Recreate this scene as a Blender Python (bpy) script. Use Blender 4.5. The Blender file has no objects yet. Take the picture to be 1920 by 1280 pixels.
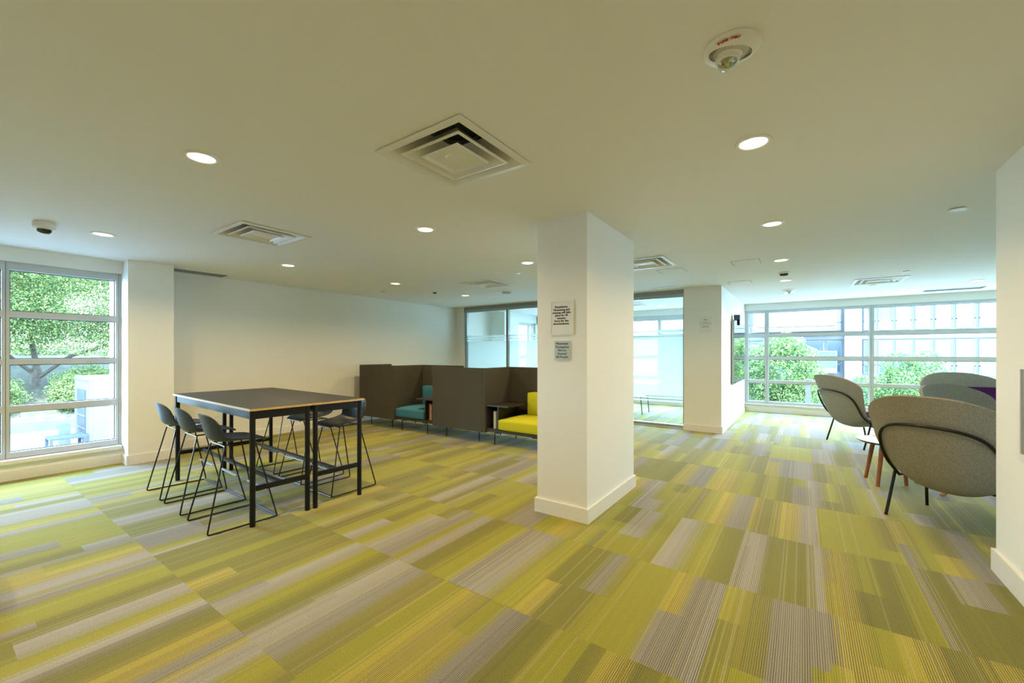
import bpy, bmesh, math, random
import numpy as np
from mathutils import Vector, Matrix
random.seed(7)
S = 0.914            # modelling unit: one carpet tile length (0.914 m)
sc = bpy.context.scene
C = sc.collection
R = math.radians

# ------------------------------------------------------------------ camera, sky, sun, exposure
cam_d = bpy.data.cameras.new('camera'); cam = bpy.data.objects.new('camera', cam_d); C.objects.link(cam)
cam.location = (0, 0, 1.5*S); cam.rotation_euler = (R(90), 0, math.atan2(545, 780))
cam_d.sensor_width = 36; cam_d.lens = 780/1920*36; cam_d.shift_y = 21/1920; cam_d.clip_start = .02; cam_d.clip_end = 400
sc.camera = cam
sc.view_settings.view_transform = 'Standard'; sc.view_settings.look = 'None'; sc.view_settings.gamma = 1
sc.view_settings.use_curve_mapping = False; sc.view_settings.exposure = 0.0
world = bpy.data.worlds.new('sky'); sc.world = world; world.use_nodes = True
wn = world.node_tree.nodes; wl = world.node_tree.links
bg = wn['Background']
tc = wn.new('ShaderNodeTexCoord'); sep = wn.new('ShaderNodeSeparateXYZ'); rmp = wn.new('ShaderNodeValToRGB')
wl.new(tc.outputs['Generated'], sep.inputs[0]); wl.new(sep.outputs['Z'], rmp.inputs['Fac']); wl.new(rmp.outputs[0], bg.inputs[0])
rmp.color_ramp.elements[0].position = 0.0; rmp.color_ramp.elements[0].color = (.60, .84, 1.0, 1)
rmp.color_ramp.elements[1].position = .8; rmp.color_ramp.elements[1].color = (.34, .60, 1.0, 1)
bg.inputs[1].default_value = 38.0
SUN = bpy.data.lights.new('sun', 'SUN'); SUN.energy = 50.0; SUN.angle = R(1); SUN.color = (.80, .91, 1.0)
sun = bpy.data.objects.new('sun', SUN); C.objects.link(sun)
sun.rotation_euler = Vector((-.72, .34, -.95)).to_track_quat('-Z', 'Y').to_euler()
LAMP_W = 17.0; LAMP_C = (1.0, .73, .39)
sc.cycles.max_bounces = 9; sc.cycles.diffuse_bounces = 5; sc.cycles.glossy_bounces = 4
sc.cycles.transmission_bounces = 6; sc.cycles.transparent_max_bounces = 12
sc.cycles.use_denoising = True; sc.cycles.sample_clamp_indirect = 6; sc.cycles.caustics_reflective = False; sc.cycles.caustics_refractive = False

# ------------------------------------------------------------------ materials
def mat(name, col=(.8,.8,.8), rough=.6, metal=0, spec=.5, noise=None, bump=None, emit=None):
    m = bpy.data.materials.new(name); m.use_nodes = True; nt = m.node_tree; b = nt.nodes['Principled BSDF']
    b.inputs['Base Color'].default_value = (*col, 1); b.inputs['Roughness'].default_value = rough
    b.inputs['Metallic'].default_value = metal; b.inputs['Specular IOR Level'].default_value = spec
    if noise or bump:
        t = nt.nodes.new('ShaderNodeTexCoord')
    if noise:                      # (scale, amount)
        n = nt.nodes.new('ShaderNodeTexNoise'); n.inputs['Scale'].default_value = noise[0]; n.inputs['Detail'].default_value = 5
        nt.links.new(t.outputs['Object'], n.inputs['Vector'])
        mr = nt.nodes.new('ShaderNodeMapRange'); mr.inputs['From Min'].default_value = .3; mr.inputs['From Max'].default_value = .7
        mr.inputs['To Min'].default_value = 1-noise[1]; mr.inputs['To Max'].default_value = 1+noise[1]
        nt.links.new(n.outputs['Fac'], mr.inputs['Value'])
        mx = nt.nodes.new('ShaderNodeVectorMath'); mx.operation = 'MULTIPLY'; mx.inputs[0].default_value = col
        nt.links.new(mr.outputs[0], mx.inputs[1]); nt.links.new(mx.outputs[0], b.inputs['Base Color'])
    if bump:                       # (scale, strength)
        n2 = nt.nodes.new('ShaderNodeTexNoise'); n2.inputs['Scale'].default_value = bump[0]; n2.inputs['Detail'].default_value = 3
        nt.links.new(t.outputs['Object'], n2.inputs['Vector'])
        bp = nt.nodes.new('ShaderNodeBump'); bp.inputs['Strength'].default_value = bump[1]; bp.inputs['Distance'].default_value = .004
        nt.links.new(n2.outputs['Fac'], bp.inputs['Height']); nt.links.new(bp.outputs[0], b.inputs['Normal'])
    if emit:
        b.inputs['Emission Color'].default_value = (*emit[0], 1); b.inputs['Emission Strength'].default_value = emit[1]
    return m
M = {}
M['wall'] = mat('wall_paint', (.85, .85, .81), .7, spec=.25, bump=(90, .06))
M['ceil'] = mat('ceiling_paint', (.85, .85, .82), .8, spec=.2, bump=(60, .05))
M['trim'] = mat('white_gloss_trim', (.84, .83, .79), .35)
M['alu'] = mat('window_aluminium', (.56, .59, .60), .4, metal=.15)
M['gasket'] = mat('black_gasket', (.03, .035, .04), .5)
M['door_alu'] = mat('partition_aluminium', (.36, .40, .40), .35, metal=.5)
M['steelblack'] = mat('black_powder_steel', (.008, .009, .011), .45, spec=.3)
M['rod'] = mat('black_gloss_rod', (.006, .007, .009), .3, spec=.4)
M['shellplastic'] = mat('charcoal_blue_plastic', (.014, .024, .040), .42, bump=(300, .1))
M['tabletop'] = mat('charcoal_linoleum', (.036, .033, .024), .5, spec=.22, noise=(40, .06))
M['ply'] = mat('birch_plywood_edge', (.62, .43, .20), .5, noise=(60, .15))
M['felt'] = mat('brown_grey_felt', (.085, .078, .058), .95, spec=.1, noise=(160, .35), bump=(400, .4))
M['teal'] = mat('teal_wool', (.055, .19, .27), .95, spec=.1, noise=(220, .18), bump=(400, .3))
M['yellow'] = mat('mustard_lime_wool', (.56, .52, .025), .95, spec=.1, noise=(220, .15), bump=(400, .3))
M['darklam'] = mat('dark_laminate', (.028, .024, .021), .4)
M['grey'] = mat('light_grey_felt', (.32, .305, .26), .95, spec=.1, noise=(260, .5), bump=(350, .4))
M['purple'] = mat('purple_wool', (.075, .018, .10), .95, spec=.1, noise=(200, .2))
M['walnut'] = mat('reddish_oak', (.30, .095, .03), .45, noise=(25, .25))
M['oak'] = mat('light_oak', (.50, .27, .09), .45, noise=(25, .2))
M['palelam'] = mat('pale_laminate', (.62, .60, .58), .3)
M['maroon'] = mat('dark_red_edge', (.08, .02, .02), .4)
M['whitemetal'] = mat('white_enamel', (.80, .80, .77), .35)
M['plastic'] = mat('white_plastic', (.82, .82, .79), .4)
M['dark'] = mat('dark_cavity', (.02, .022, .022), .8)
M['duct'] = mat('galvanised_duct', (.30, .31, .30), .5, metal=.4)
M['line'] = mat('shadow_gap', (.30, .31, .29), .8)
M['red'] = mat('red_ink', (.45, .01, .01), .5)
M['ink'] = mat('black_ink', (.02, .02, .025), .6)
M['paper'] = mat('white_paper', (.80, .80, .78), .6)
M['plate'] = mat('pale_blue_plate', (.50, .58, .62), .45)
M['screen'] = mat('black_screen', (.01, .012, .014), .03, spec=.9)
M['concrete'] = mat('pale_concrete', (.042, .043, .043), .9, noise=(1.2, .12))
M['road'] = mat('pale_road', (.105, .11, .118), .9, noise=(.8, .1))
M['paving'] = mat('pale_paving', (.27, .28, .29), .9, noise=(.8, .1))
M['earth'] = mat('dry_grass_bank', (.040, .040, .022), .95, noise=(3, .4))
M['facade'] = mat('white_render', (.075, .077, .079), .8)
M['blueglass'] = mat('blue_tinted_panel', (.030, .046, .058), .15)
M['paleglass'] = mat('pale_glazing', (.048, .060, .066), .1)
M['darkglass'] = mat('dark_glazing', (.012,.018,.023), .1)
M['orange'] = mat('orange_blind', (.070, .048, .030), .8)
M['camblue'] = mat('dark_blue_plastic', (.03, .05, .09), .4)
M['trailer'] = mat('white_trailer_panel', (.046, .052, .057), .6)
M['bluegrey'] = mat('blue_grey_paint', (.013, .018, .026), .5)
M['bark'] = mat('tan_bark', (.060, .050, .038), .9, noise=(8, .4))
M['book_white'] = mat('cream_paper', (.62, .56, .38), .6)
M['book_red'] = mat('orange_cover', (.50, .10, .04), .5)
M['book_dark'] = mat('dark_cover', (.05, .05, .06), .5)
M['lampglow'] = mat('led_diffuser', (1, 1, 1), .5, emit=((1.0, .86, .62), 9.0))
M['clear'] = None

def glass_mat(name, tint, trans=.93):
    m = bpy.data.materials.new(name); m.use_nodes = True; nt = m.node_tree; nt.nodes.clear()
    out = nt.nodes.new('ShaderNodeOutputMaterial'); tr = nt.nodes.new('ShaderNodeBsdfTransparent'); gl = nt.nodes.new('ShaderNodeBsdfGlossy')
    fr = nt.nodes.new('ShaderNodeFresnel'); mx = nt.nodes.new('ShaderNodeMixShader'); fr.inputs['IOR'].default_value = 1.45
    tr.inputs[0].default_value = (*tint, 1); gl.inputs['Roughness'].default_value = .01; gl.inputs[0].default_value = (.9, .95, 1, 1)
    ge = nt.nodes.new('ShaderNodeNewGeometry'); k1 = nt.nodes.new('ShaderNodeMath'); k1.operation = 'SUBTRACT'; k1.inputs[0].default_value = 1; nt.links.new(ge.outputs['Backfacing'], k1.inputs[1])
    k2 = nt.nodes.new('ShaderNodeMath'); k2.operation = 'MULTIPLY'; nt.links.new(fr.outputs[0], k2.inputs[0]); nt.links.new(k1.outputs[0], k2.inputs[1])   # reflect on the outer face only, no inner total reflection
    nt.links.new(k2.outputs[0], mx.inputs[0]); nt.links.new(tr.outputs[0], mx.inputs[1]); nt.links.new(gl.outputs[0], mx.inputs[2]); nt.links.new(mx.outputs[0], out.inputs[0])
    return m
M['glass'] = glass_mat('clear_glass', (.95, .98, .985))
M['partglass'] = glass_mat('partition_glass', (.92, .97, .98))
def frost_mat():
    m = bpy.data.materials.new('frosted_film'); m.use_nodes = True; nt = m.node_tree; nt.nodes.clear()
    out = nt.nodes.new('ShaderNodeOutputMaterial'); a = nt.nodes.new('ShaderNodeBsdfTranslucent'); b = nt.nodes.new('ShaderNodeBsdfDiffuse')
    c = nt.nodes.new('ShaderNodeBsdfTransparent'); m1 = nt.nodes.new('ShaderNodeMixShader'); m2 = nt.nodes.new('ShaderNodeMixShader')
    a.inputs[0].default_value = (.92, .98, 1, 1); b.inputs[0].default_value = (.85, .92, .92, 1); c.inputs[0].default_value = (.95, 1, 1, 1)
    m1.inputs[0].default_value = .22; m2.inputs[0].default_value = .14
    nt.links.new(a.outputs[0], m1.inputs[1]); nt.links.new(b.outputs[0], m1.inputs[2])
    nt.links.new(m1.outputs[0], m2.inputs[1]); nt.links.new(c.outputs[0], m2.inputs[2]); nt.links.new(m2.outputs[0], out.inputs[0])
    return m
M['frost'] = frost_mat()
def leaf_mat(name, c1, c2, c3):
    m = bpy.data.materials.new(name); m.use_nodes = True; nt = m.node_tree; nt.nodes.clear()
    out = nt.nodes.new('ShaderNodeOutputMaterial'); d = nt.nodes.new('ShaderNodeBsdfDiffuse'); t = nt.nodes.new('ShaderNodeBsdfTranslucent')
    mx = nt.nodes.new('ShaderNodeMixShader'); mx.inputs[0].default_value = .42
    g = nt.nodes.new('ShaderNodeNewGeometry'); r = nt.nodes.new('ShaderNodeValToRGB')
    e = r.color_ramp.elements; e[0].color = (*c1, 1); e[1].color = (*c3, 1); k = e.new(.5); k.color = (*c2, 1)
    nt.links.new(g.outputs['Random Per Island'], r.inputs[0])
    nt.links.new(r.outputs[0], d.inputs[0]); nt.links.new(r.outputs[0], t.inputs[0])
    nt.links.new(d.outputs[0], mx.inputs[1]); nt.links.new(t.outputs[0], mx.inputs[2]); nt.links.new(mx.outputs[0], out.inputs[0])
    return m
M['leaf'] = leaf_mat('summer_leaves', (.045, .09, .050), (.125, .18, .06), (.29, .33, .12))
M['leaf2'] = leaf_mat('maple_leaves', (.035, .085, .045), (.10, .16, .05), (.22, .27, .09))

def carpet_mat():
    m = bpy.data.materials.new('striped_carpet'); m.use_nodes = True; nt = m.node_tree; N = nt.nodes.new; L = nt.links.new
    b = nt.nodes['Principled BSDF']; b.inputs['Roughness'].default_value = .9; b.inputs['Specular IOR Level'].default_value = .2; b.inputs['Sheen Weight'].default_value = .17; b.inputs['Sheen Roughness'].default_value = .3
    def val(x, inp):
        if hasattr(x, 'links') or isinstance(x, bpy.types.NodeSocket): L(x, inp)
        else: inp.default_value = x
    def mth(op, a, b_=0.0, c=0.0):
        n = N('ShaderNodeMath'); n.operation = op; val(a, n.inputs[0]); val(b_, n.inputs[1]); val(c, n.inputs[2]); return n.outputs[0]
    def comb(x, y, z=0.0):
        n = N('ShaderNodeCombineXYZ'); val(x, n.inputs[0]); val(y, n.inputs[1]); val(z, n.inputs[2]); return n.outputs[0]
    def white(v):
        n = N('ShaderNodeTexWhiteNoise'); n.noise_dimensions = '3D'; L(v, n.inputs['Vector']); return n.outputs['Value'], n.outputs['Color']
    def smooth(x, lo, hi, a=0.0, c=1.0):
        n = N('ShaderNodeMapRange'); n.interpolation_type = 'SMOOTHSTEP'; val(x, n.inputs['Value']); val(lo, n.inputs['From Min']); val(hi, n.inputs['From Max'])
        val(a, n.inputs['To Min']); val(c, n.inputs['To Max']); return n.outputs[0]
    g = N('ShaderNodeNewGeometry'); sp = N('ShaderNodeSeparateXYZ'); L(g.outputs['Position'], sp.inputs[0])
    X = mth('DIVIDE', mth('ADD', mth('DIVIDE', sp.outputs[0], S), -.11 + .505*60), .505); Y = mth('ADD', mth('DIVIDE', sp.outputs[1], S), 40.0)
    ix = mth('FLOOR', X); iy = mth('FLOOR', Y); fx = mth('FRACT', X); fy = mth('FRACT', Y)
    tid, tcol = white(comb(ix, iy)); ts = N('ShaderNodeSeparateXYZ'); L(tcol, ts.inputs[0])
    t = mth('ADD', mth('MULTIPLY', fx, mth('MULTIPLY_ADD', ts.outputs[0], 1.6, 2.5)), mth('MULTIPLY', tid, 37.0)); i0 = mth('FLOOR', t); f = mth('FRACT', t)
    def key(i):
        rv, rc = white(comb(i, mth('ADD', iy, 9.3), mth('MULTIPLY', ix, 1.7)))
        s2 = N('ShaderNodeSeparateXYZ'); L(rc, s2.inputs[0])
        cut = mth('MULTIPLY_ADD', s2.outputs[0], .6, .2)
        st = mth('MULTIPLY', mth('GREATER_THAN', fy, cut), mth('GREATER_THAN', s2.outputs[1], .72))
        v, c = white(comb(mth('ADD', i, .37), mth('ADD', iy, mth('MULTIPLY', st, 3.31)), ix)); s3 = N('ShaderNodeSeparateXYZ'); L(c, s3.inputs[0])
        r = N('ShaderNodeValToRGB'); r.color_ramp.interpolation = 'CONSTANT'; e = r.color_ramp.elements
        cols = [(0, (.295, .285, .030)), (.27, (.21, .20, .034)), (.48, (.35, .33, .27)), (.61, (.40, .34, .052)), (.77, (.25, .23, .040)), (.87, (.28, .26, .205))]
        e[0].position = 0; e[0].color = (*cols[0][1], 1); e[1].position = cols[1][0]; e[1].color = (*cols[1][1], 1)
        for p, cc in cols[2:]: q = e.new(p); q.color = (*cc, 1)
        L(v, r.inputs[0]); return r.outputs[0], s3.outputs[0]
    cA, kA = key(i0); cB, kB = key(mth('ADD', i0, 1.0))
    RIBS = 50.0
    rx = mth('MULTIPLY', fx, RIBS); rib = mth('FLOOR', rx); rf = mth('FRACT', rx)
    rn, rc = white(comb(rib, iy, ix)); rsx = N('ShaderNodeSeparateXYZ'); L(rc, rsx.inputs[0]); rc_s = rsx.outputs[1]
    ms = smooth(f, .25, .95); stp = mth('LESS_THAN', rn, ms)
    fac = mth('ADD', mth('MULTIPLY', stp, .55), mth('MULTIPLY', ms, .45))
    mx = N('ShaderNodeMix'); mx.data_type = 'RGBA'; L(fac, mx.inputs[0]); L(cA, mx.inputs[6]); L(cB, mx.inputs[7])
    # grooves between ribs: dark thin lines, strength varies by band and rib
    gr = mth('SUBTRACT', 1.0, smooth(mth('ABSOLUTE', mth('SUBTRACT', rf, .5)), .22, .42))
    kk = smooth(kA, .15, .85, .24, .70)
    k2 = mth('MULTIPLY', kk, mth('MULTIPLY_ADD', rn, .7, .55))
    gfac = mth('MINIMUM', mth('MULTIPLY', mth('SUBTRACT', 1.0, gr), mth('MULTIPLY', k2, 1.4)), 1.0); dark = 1.0
    # pile speckle, finer across the ribs than along them
    mp = N('ShaderNodeVectorMath'); mp.operation = 'MULTIPLY'; mp.inputs[1].default_value = (260, 150, 1); L(g.outputs['Position'], mp.inputs[0])
    nz = N('ShaderNodeTexNoise'); nz.inputs['Scale'].default_value = 1.0; nz.inputs['Detail'].default_value = 2; L(mp.outputs[0], nz.inputs['Vector'])
    spk = mth('MULTIPLY_ADD', nz.outputs['Fac'], .9, .55)
    tone = mth('MULTIPLY', mth('MULTIPLY', dark, spk), mth('MULTIPLY_ADD', ts.outputs[2], .16, .96))
    hl = N('ShaderNodeMix'); hl.data_type = 'RGBA'; L(mth('MULTIPLY', mth('GREATER_THAN', rc_s, .93), .30), hl.inputs[0]); L(mx.outputs[2], hl.inputs[6]); hl.inputs[7].default_value = (.45, .40, .20, 1)
    gm = N('ShaderNodeMix'); gm.data_type = 'RGBA'; L(gfac, gm.inputs[0]); L(hl.outputs[2], gm.inputs[6]); gm.inputs[7].default_value = (.105, .092, .066, 1)
    vm = N('ShaderNodeVectorMath'); vm.operation = 'SCALE'; L(gm.outputs[2], vm.inputs[0]); L(tone, vm.inputs['Scale']); L(vm.outputs[0], b.inputs['Base Color'])
    bp = N('ShaderNodeBump'); bp.inputs['Strength'].default_value = .35; bp.inputs['Distance'].default_value = .003
    L(mth('ADD', gr, mth('MULTIPLY', nz.outputs['Fac'], .6)), bp.inputs['Height']); L(bp.outputs[0], b.inputs['Normal'])
    return m
M['carpet'] = carpet_mat()

# ------------------------------------------------------------------ mesh helpers
def link(name, me, parent=None, loc=(0,0,0), rz=0.0):
    o = bpy.data.objects.new(name, me); C.objects.link(o); o.location = loc; o.rotation_euler = (0, 0, rz)
    if parent: o.parent = parent
    return o
def finish(bm, name, m, parent=None, loc=(0,0,0), rz=0.0, smooth=False, bevel=0.0, seg=2):
    if bevel > 0:
        es = [e for e in bm.edges if len(e.link_faces) == 2 and e.calc_face_angle(0) > .5]
        bmesh.ops.bevel(bm, geom=es, offset=bevel, segments=seg, affect='EDGES', profile=.5, clamp_overlap=True)
    bmesh.ops.recalc_face_normals(bm, faces=bm.faces[:])
    me = bpy.data.meshes.new(name); bm.to_mesh(me); bm.free()
    for x in (m if isinstance(m, (list, tuple)) else [m]): me.materials.append(M[x])
    if smooth:
        for p in me.polygons: p.use_smooth = True
        try: me.set_sharp_from_angle(angle=R(40))
        except Exception: pass
    return link(name, me, parent, loc, rz)
def bx(bm, x0, x1, y0, y1, z0, z1, mi=0):
    v = [bm.verts.new(p) for p in ((x0,y0,z0),(x1,y0,z0),(x1,y1,z0),(x0,y1,z0),(x0,y0,z1),(x1,y0,z1),(x1,y1,z1),(x0,y1,z1))]
    for q in ((0,3,2,1),(4,5,6,7),(0,1,5,4),(1,2,6,5),(2,3,7,6),(3,0,4,7)):
        f = bm.faces.new([v[i] for i in q]); f.material_index = mi
def box(name, x0, x1, y0, y1, z0, z1, m, parent=None, bevel=0.0, **k):
    bm = bmesh.new(); bx(bm, x0, x1, y0, y1, z0, z1); return finish(bm, name, m, parent, bevel=bevel, smooth=bevel > 0, **k)
def boxes(name, lst, m, parent=None, bevel=0.0, **k):
    bm = bmesh.new()
    for b in lst: bx(bm, *b)
    return finish(bm, name, m, parent, bevel=bevel, smooth=bevel > 0, **k)
def lathe(bm, prof, n=32, c=(0,0,0), mi=0):
    rings = []
    for r, z in prof:
        if r < 1e-6: rings.append([bm.verts.new((c[0], c[1], c[2]+z))])
        else: rings.append([bm.verts.new((c[0]+r*math.cos(2*math.pi*i/n), c[1]+r*math.sin(2*math.pi*i/n), c[2]+z)) for i in range(n)])
    for a, b in zip(rings, rings[1:]):
        for i in range(n):
            j = (i+1) % n
            if len(a) == 1 and len(b) > 1: f = bm.faces.new((a[0], b[i], b[j]))
            elif len(b) == 1 and len(a) > 1: f = bm.faces.new((a[i], a[j], b[0]))
            elif len(a) > 1: f = bm.faces.new((a[i], a[j], b[j], b[i]))
            f.material_index = mi
def fillet(pts, r, seg=5, closed=False):
    pts = [Vector(p) for p in pts]; out = []; n = len(pts)
    for i, p in enumerate(pts):
        if not closed and i in (0, n-1): out.append(p); continue
        a = pts[i-1]; b = pts[(i+1) % n]; da = (a-p); db = (b-p); rr = min(r, da.length*.45, db.length*.45)
        p0 = p + da.normalized()*rr; p1 = p + db.normalized()*rr
        for k in range(seg+1):
            t = k/seg; out.append((1-t)**2*p0 + 2*t*(1-t)*p + t*t*p1)
    return out
def tube(bm, pts, r, n=8, closed=False, mi=0):
    pts = [Vector(p) for p in pts]; m = len(pts); rings = []; prev = None
    for i, p in enumerate(pts):
        if closed: t = (pts[(i+1) % m]-pts[i-1]).normalized()
        else: t = (pts[min(i+1, m-1)]-pts[max(i-1, 0)]).normalized()
        if prev is None:
            up = Vector((0,0,1)) if abs(t.z) < .9 else Vector((1,0,0)); u = t.cross(up).normalized()
        else: u = (prev - t*prev.dot(t)).normalized()
        prev = u; w = t.cross(u); rr = r[i] if isinstance(r, (list, tuple)) else r
        rings.append([bm.verts.new(p + (u*math.cos(2*math.pi*k/n) + w*math.sin(2*math.pi*k/n))*rr) for k in range(n)])
    for i in range(m if closed else m-1):
        a = rings[i]; b = rings[(i+1) % m]
        for k in range(n): bm.faces.new((a[k], a[(k+1) % n], b[(k+1) % n], b[k])).material_index = mi
    if not closed: bm.faces.new(rings[0][::-1]).material_index = mi; bm.faces.new(rings[-1]).material_index = mi
def tubes(name, lst, m, parent=None, n=8, **k):
    bm = bmesh.new()
    for pts, r in lst: tube(bm, pts, r, n)
    return finish(bm, name, m, parent, smooth=True, **k)
def thing(name, label, cat, loc=(0,0,0), rz=0.0, group=None):
    o = bpy.data.objects.new(name, None); C.objects.link(o); o.location = loc; o.rotation_euler = (0, 0, rz); o.empty_display_size = .1
    return tag(o, label, cat, group)
def tag(o, label=None, cat=None, group=None, kind=None):
    if label: o['label'] = label
    if cat: o['category'] = cat
    if group: o['group'] = group
    if kind: o['kind'] = kind
    return o
def struct(o, kind='structure'): o['kind'] = kind; return o
def dup(root, loc, rz, label=None, group=None):
    r = root.copy(); C.objects.link(r); r.location = loc; r.rotation_euler = (0, 0, rz)
    if label: r['label'] = label
    if group: r['group'] = group
    def rec(src, dst):
        for ch in list(src.children):
            if ch.name in NEW: continue
            c = ch.copy(); C.objects.link(c); c.parent = dst; rec(ch, c)
    NEW = set(); rec(root, r); return r

# ------------------------------------------------------------------ room shell
H = 2.745
struct(box('floor', -8.3, 6.4, -3.2, 12.5, -.3, -.012, 'concrete'))
floor = bpy.data.objects['floor']
bm = bmesh.new(); bx(bm, -.25245, .25245, -.4999, .4999, -.012, 0.0)
tile_me = finish(bm, 'carpet_tile', 'carpet', floor, bevel=.0003, seg=1).data
first = bpy.data.objects['carpet_tile']; cells = []
for i in range(-17, 14):
    for j in range(-3, 13):
        x = .11 + .505*(i+.5); y = j+.5
        if x < -8.05 or x > 6.3: continue
        D = -.5728*x + .8197*y; s = .8197*x + .5728*y
        if j == 12: continue
        vis = D > .6 and abs(s/max(D,.01)) < 1.28 and D > 1.3 and not (x > 1.2 and y < 4.4) and y < 8.7
        vis = vis or (y > 8.7 and x > -1.3 and D > 0)
        cells.append((0 if vis else 1, D if vis else 99+abs(D), x, y))
cells.sort()
used = False; rest = bmesh.new(); nt_ = 0
for inv, D, x, y in cells:
    if nt_ < 296 and not inv:
        if not used: o = first; used = True
        else: o = link('carpet_tile', tile_me, floor)
        o.location = (x, y, random.uniform(-.0006, .0006)); nt_ += 1
    else: bx(rest, x-.2515, x+.2515, y-.499, y+.499, -.012, 0)
for i in range(-17, 14):
    x = .11 + .505*(i+.5)
    if -8.05 < x < 6.3: bx(rest, x-.2515, x+.2515, 12.001, 12.35, -.012, 0)
o = finish(rest, 'carpet_tiles', 'carpet', floor); o['kind'] = 'stuff'

DIFF = [(-1.81, 1.965), (-4.68, 2.09), (-4.68, 5.91), (-1.81, 5.81), (1.07, 9.49), (-3.6, 10.5)]
hw = .30
slots = [(-7.90, -7.58, 2.0, 2.88), (2.0, 2.83, 11.45, 11.78)]
holes = [(x-hw, x+hw, y-hw, y+hw) for x, y in DIFF] + slots
xs = sorted(set([-8.3, 6.4] + [h[0] for h in holes] + [h[1] for h in holes])); ys = sorted(set([-3.2, 12.5] + [h[2] for h in holes] + [h[3] for h in holes]))
bm = bmesh.new()
vg = {}
def gv(x, y, z):
    k = (round(x,4), round(y,4), z)
    if k not in vg: vg[k] = bm.verts.new((x, y, z))
    return vg[k]
def ishole(x, y): return any(h[0] < x < h[1] and h[2] < y < h[3] for h in holes)
for a, b_ in zip(xs, xs[1:]):
    for c, d in zip(ys, ys[1:]):
        if not ishole((a+b_)/2, (c+d)/2):
            bm.faces.new((gv(a,c,H), gv(a,d,H), gv(b_,d,H), gv(b_,c,H)))
bx(bm, -8.3, 6.4, -3.2, 12.5, H+.25, H+.4)
ceiling = struct(finish(bm, 'ceiling', 'ceil'))
bm = bmesh.new()
for h in holes:
    x0, x1, y0, y1 = h
    for q in (((x0,y0),(x1,y0)), ((x1,y0),(x1,y1)), ((x1,y1),(x0,y1)), ((x0,y1),(x0,y0))):
        (ax, ay), (bx_, by) = q
        bm.faces.new([bm.verts.new(p) for p in ((ax,ay,H), (bx_,by,H), (bx_,by,H+.22), (ax,ay,H+.22))])
    bm.faces.new([bm.verts.new(p) for p in ((x0,y0,H+.22),(x1,y0,H+.22),(x1,y1,H+.22),(x0,y1,H+.22))])
finish(bm, 'duct_lining', 'duct', ceiling)

XL = -7.62
# left window wall (below sill, header), pier, long lounge wall
struct(boxes('wall_left', [(-8.0, XL, -3.2, 1.615, -.3, .195), (-8.0, XL, -3.2, 1.615, 2.58, H+.1), (-8.3, -7.38, 1.615, 2.11, -.3, H+.1),
      (-8.3, -7.95, 2.11, 10.97, -.3, H+.1), (-8.0, XL, -3.2, -.40, .1, 2.7)], 'wall'))
struct(box('sill_left', -8.0, -7.585, -.40, 1.6, .195, .24, 'trim', bevel=.004))
struct(boxes('baseboard_left', [(XL, -7.60, -3, 1.6, 0, .115), (-7.38, -7.36, 1.616, 2.109, 0, .125), (XL, -7.36, 1.595, 1.615, 0, .125), (-7.95, -7.93, 2.11, 8.72, 0, .125), (-7.95, -7.36, 2.11, 2.13, 0, .125)], 'trim', bevel=.003))
# partition line
struct(boxes('wall_partition', [(-7.95, -7.665, 8.66, 8.78, 0, H+.1)], 'wall'))
struct(boxes('wall_pier', [(-1.895, -1.235, 8.55, 9.0, -.1, H+.1), (-1.5, -1.235, 9.0, 12.35, -.1, H+.1)], 'wall'))
struct(boxes('baseboard_pier', [(-1.905, -1.215, 8.53, 8.55, 0, .125), (-1.235, -1.215, 8.55, 12.29, 0, .125)], 'trim', bevel=.003))
# rear (window) wall
struct(boxes('wall_back', [(-7.62, 6.4, 12.3, 12.6, -.3, .175), (-7.62, 6.4, 12.3, 12.6, 2.575, H+.1), (-7.62, -6.9, 12.3, 12.6, .1, 2.7), (5.6, 6.4, 12.3, 12.6, .1, 2.7),
      (-7.95, -7.4, 10.2, 10.97, -.1, H+.1), (-7.62, -7.4, 10.97, 12.3, -.3, .3), (-7.62, -7.4, 10.97, 12.3, 2.47, H+.1), (-7.62, -7.4, 12.05, 12.3, 0, H)], 'wall'))
struct(box('sill_back', -6.9, 5.6, 12.26, 12.55, .175, .2, 'trim', bevel=.004))
struct(boxes('baseboard_back', [(-1.2, 5.6, 12.28, 12.3, 0, .12), (-7.3, -1.5, 12.28, 12.3, 0, .12)], 'trim', bevel=.003))
# right and rear enclosing walls
struct(box('wall_right', 1.09, 6.4, -3.2, 4.25, -.3, H+.1, 'wall'))
struct(boxes('baseboard_right', [(1.07, 1.09, -3, 4.27, 0, .15), (1.09, 6, 4.25, 4.27, 0, .15)], 'trim', bevel=.003))
struct(box('wall_far_right', 6.1, 6.4, 4.2, 12.5, -.3, H+.1, 'wall'))
struct(box('wall_rear', -8.3, 6.4, -3.3, -3.0, -.3, H+.1, 'wall'))
# central pillar
pil = struct(box('pillar', -2.065, -1.555, 3.377, 4.61, 0, H+.02, 'wall'))
pil['label'] = 'square white painted pillar standing free in the middle of the room'
struct(boxes('baseboard_pillar', [(-2.085, -1.535, 3.357, 3.377, 0, .128), (-1.555, -1.535, 3.377, 4.63, 0, .128), (-2.085, -2.065, 3.377, 4.63, 0, .128), (-2.065, -1.555, 4.61, 4.63, 0, .128)], 'trim', bevel=.003))

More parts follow.
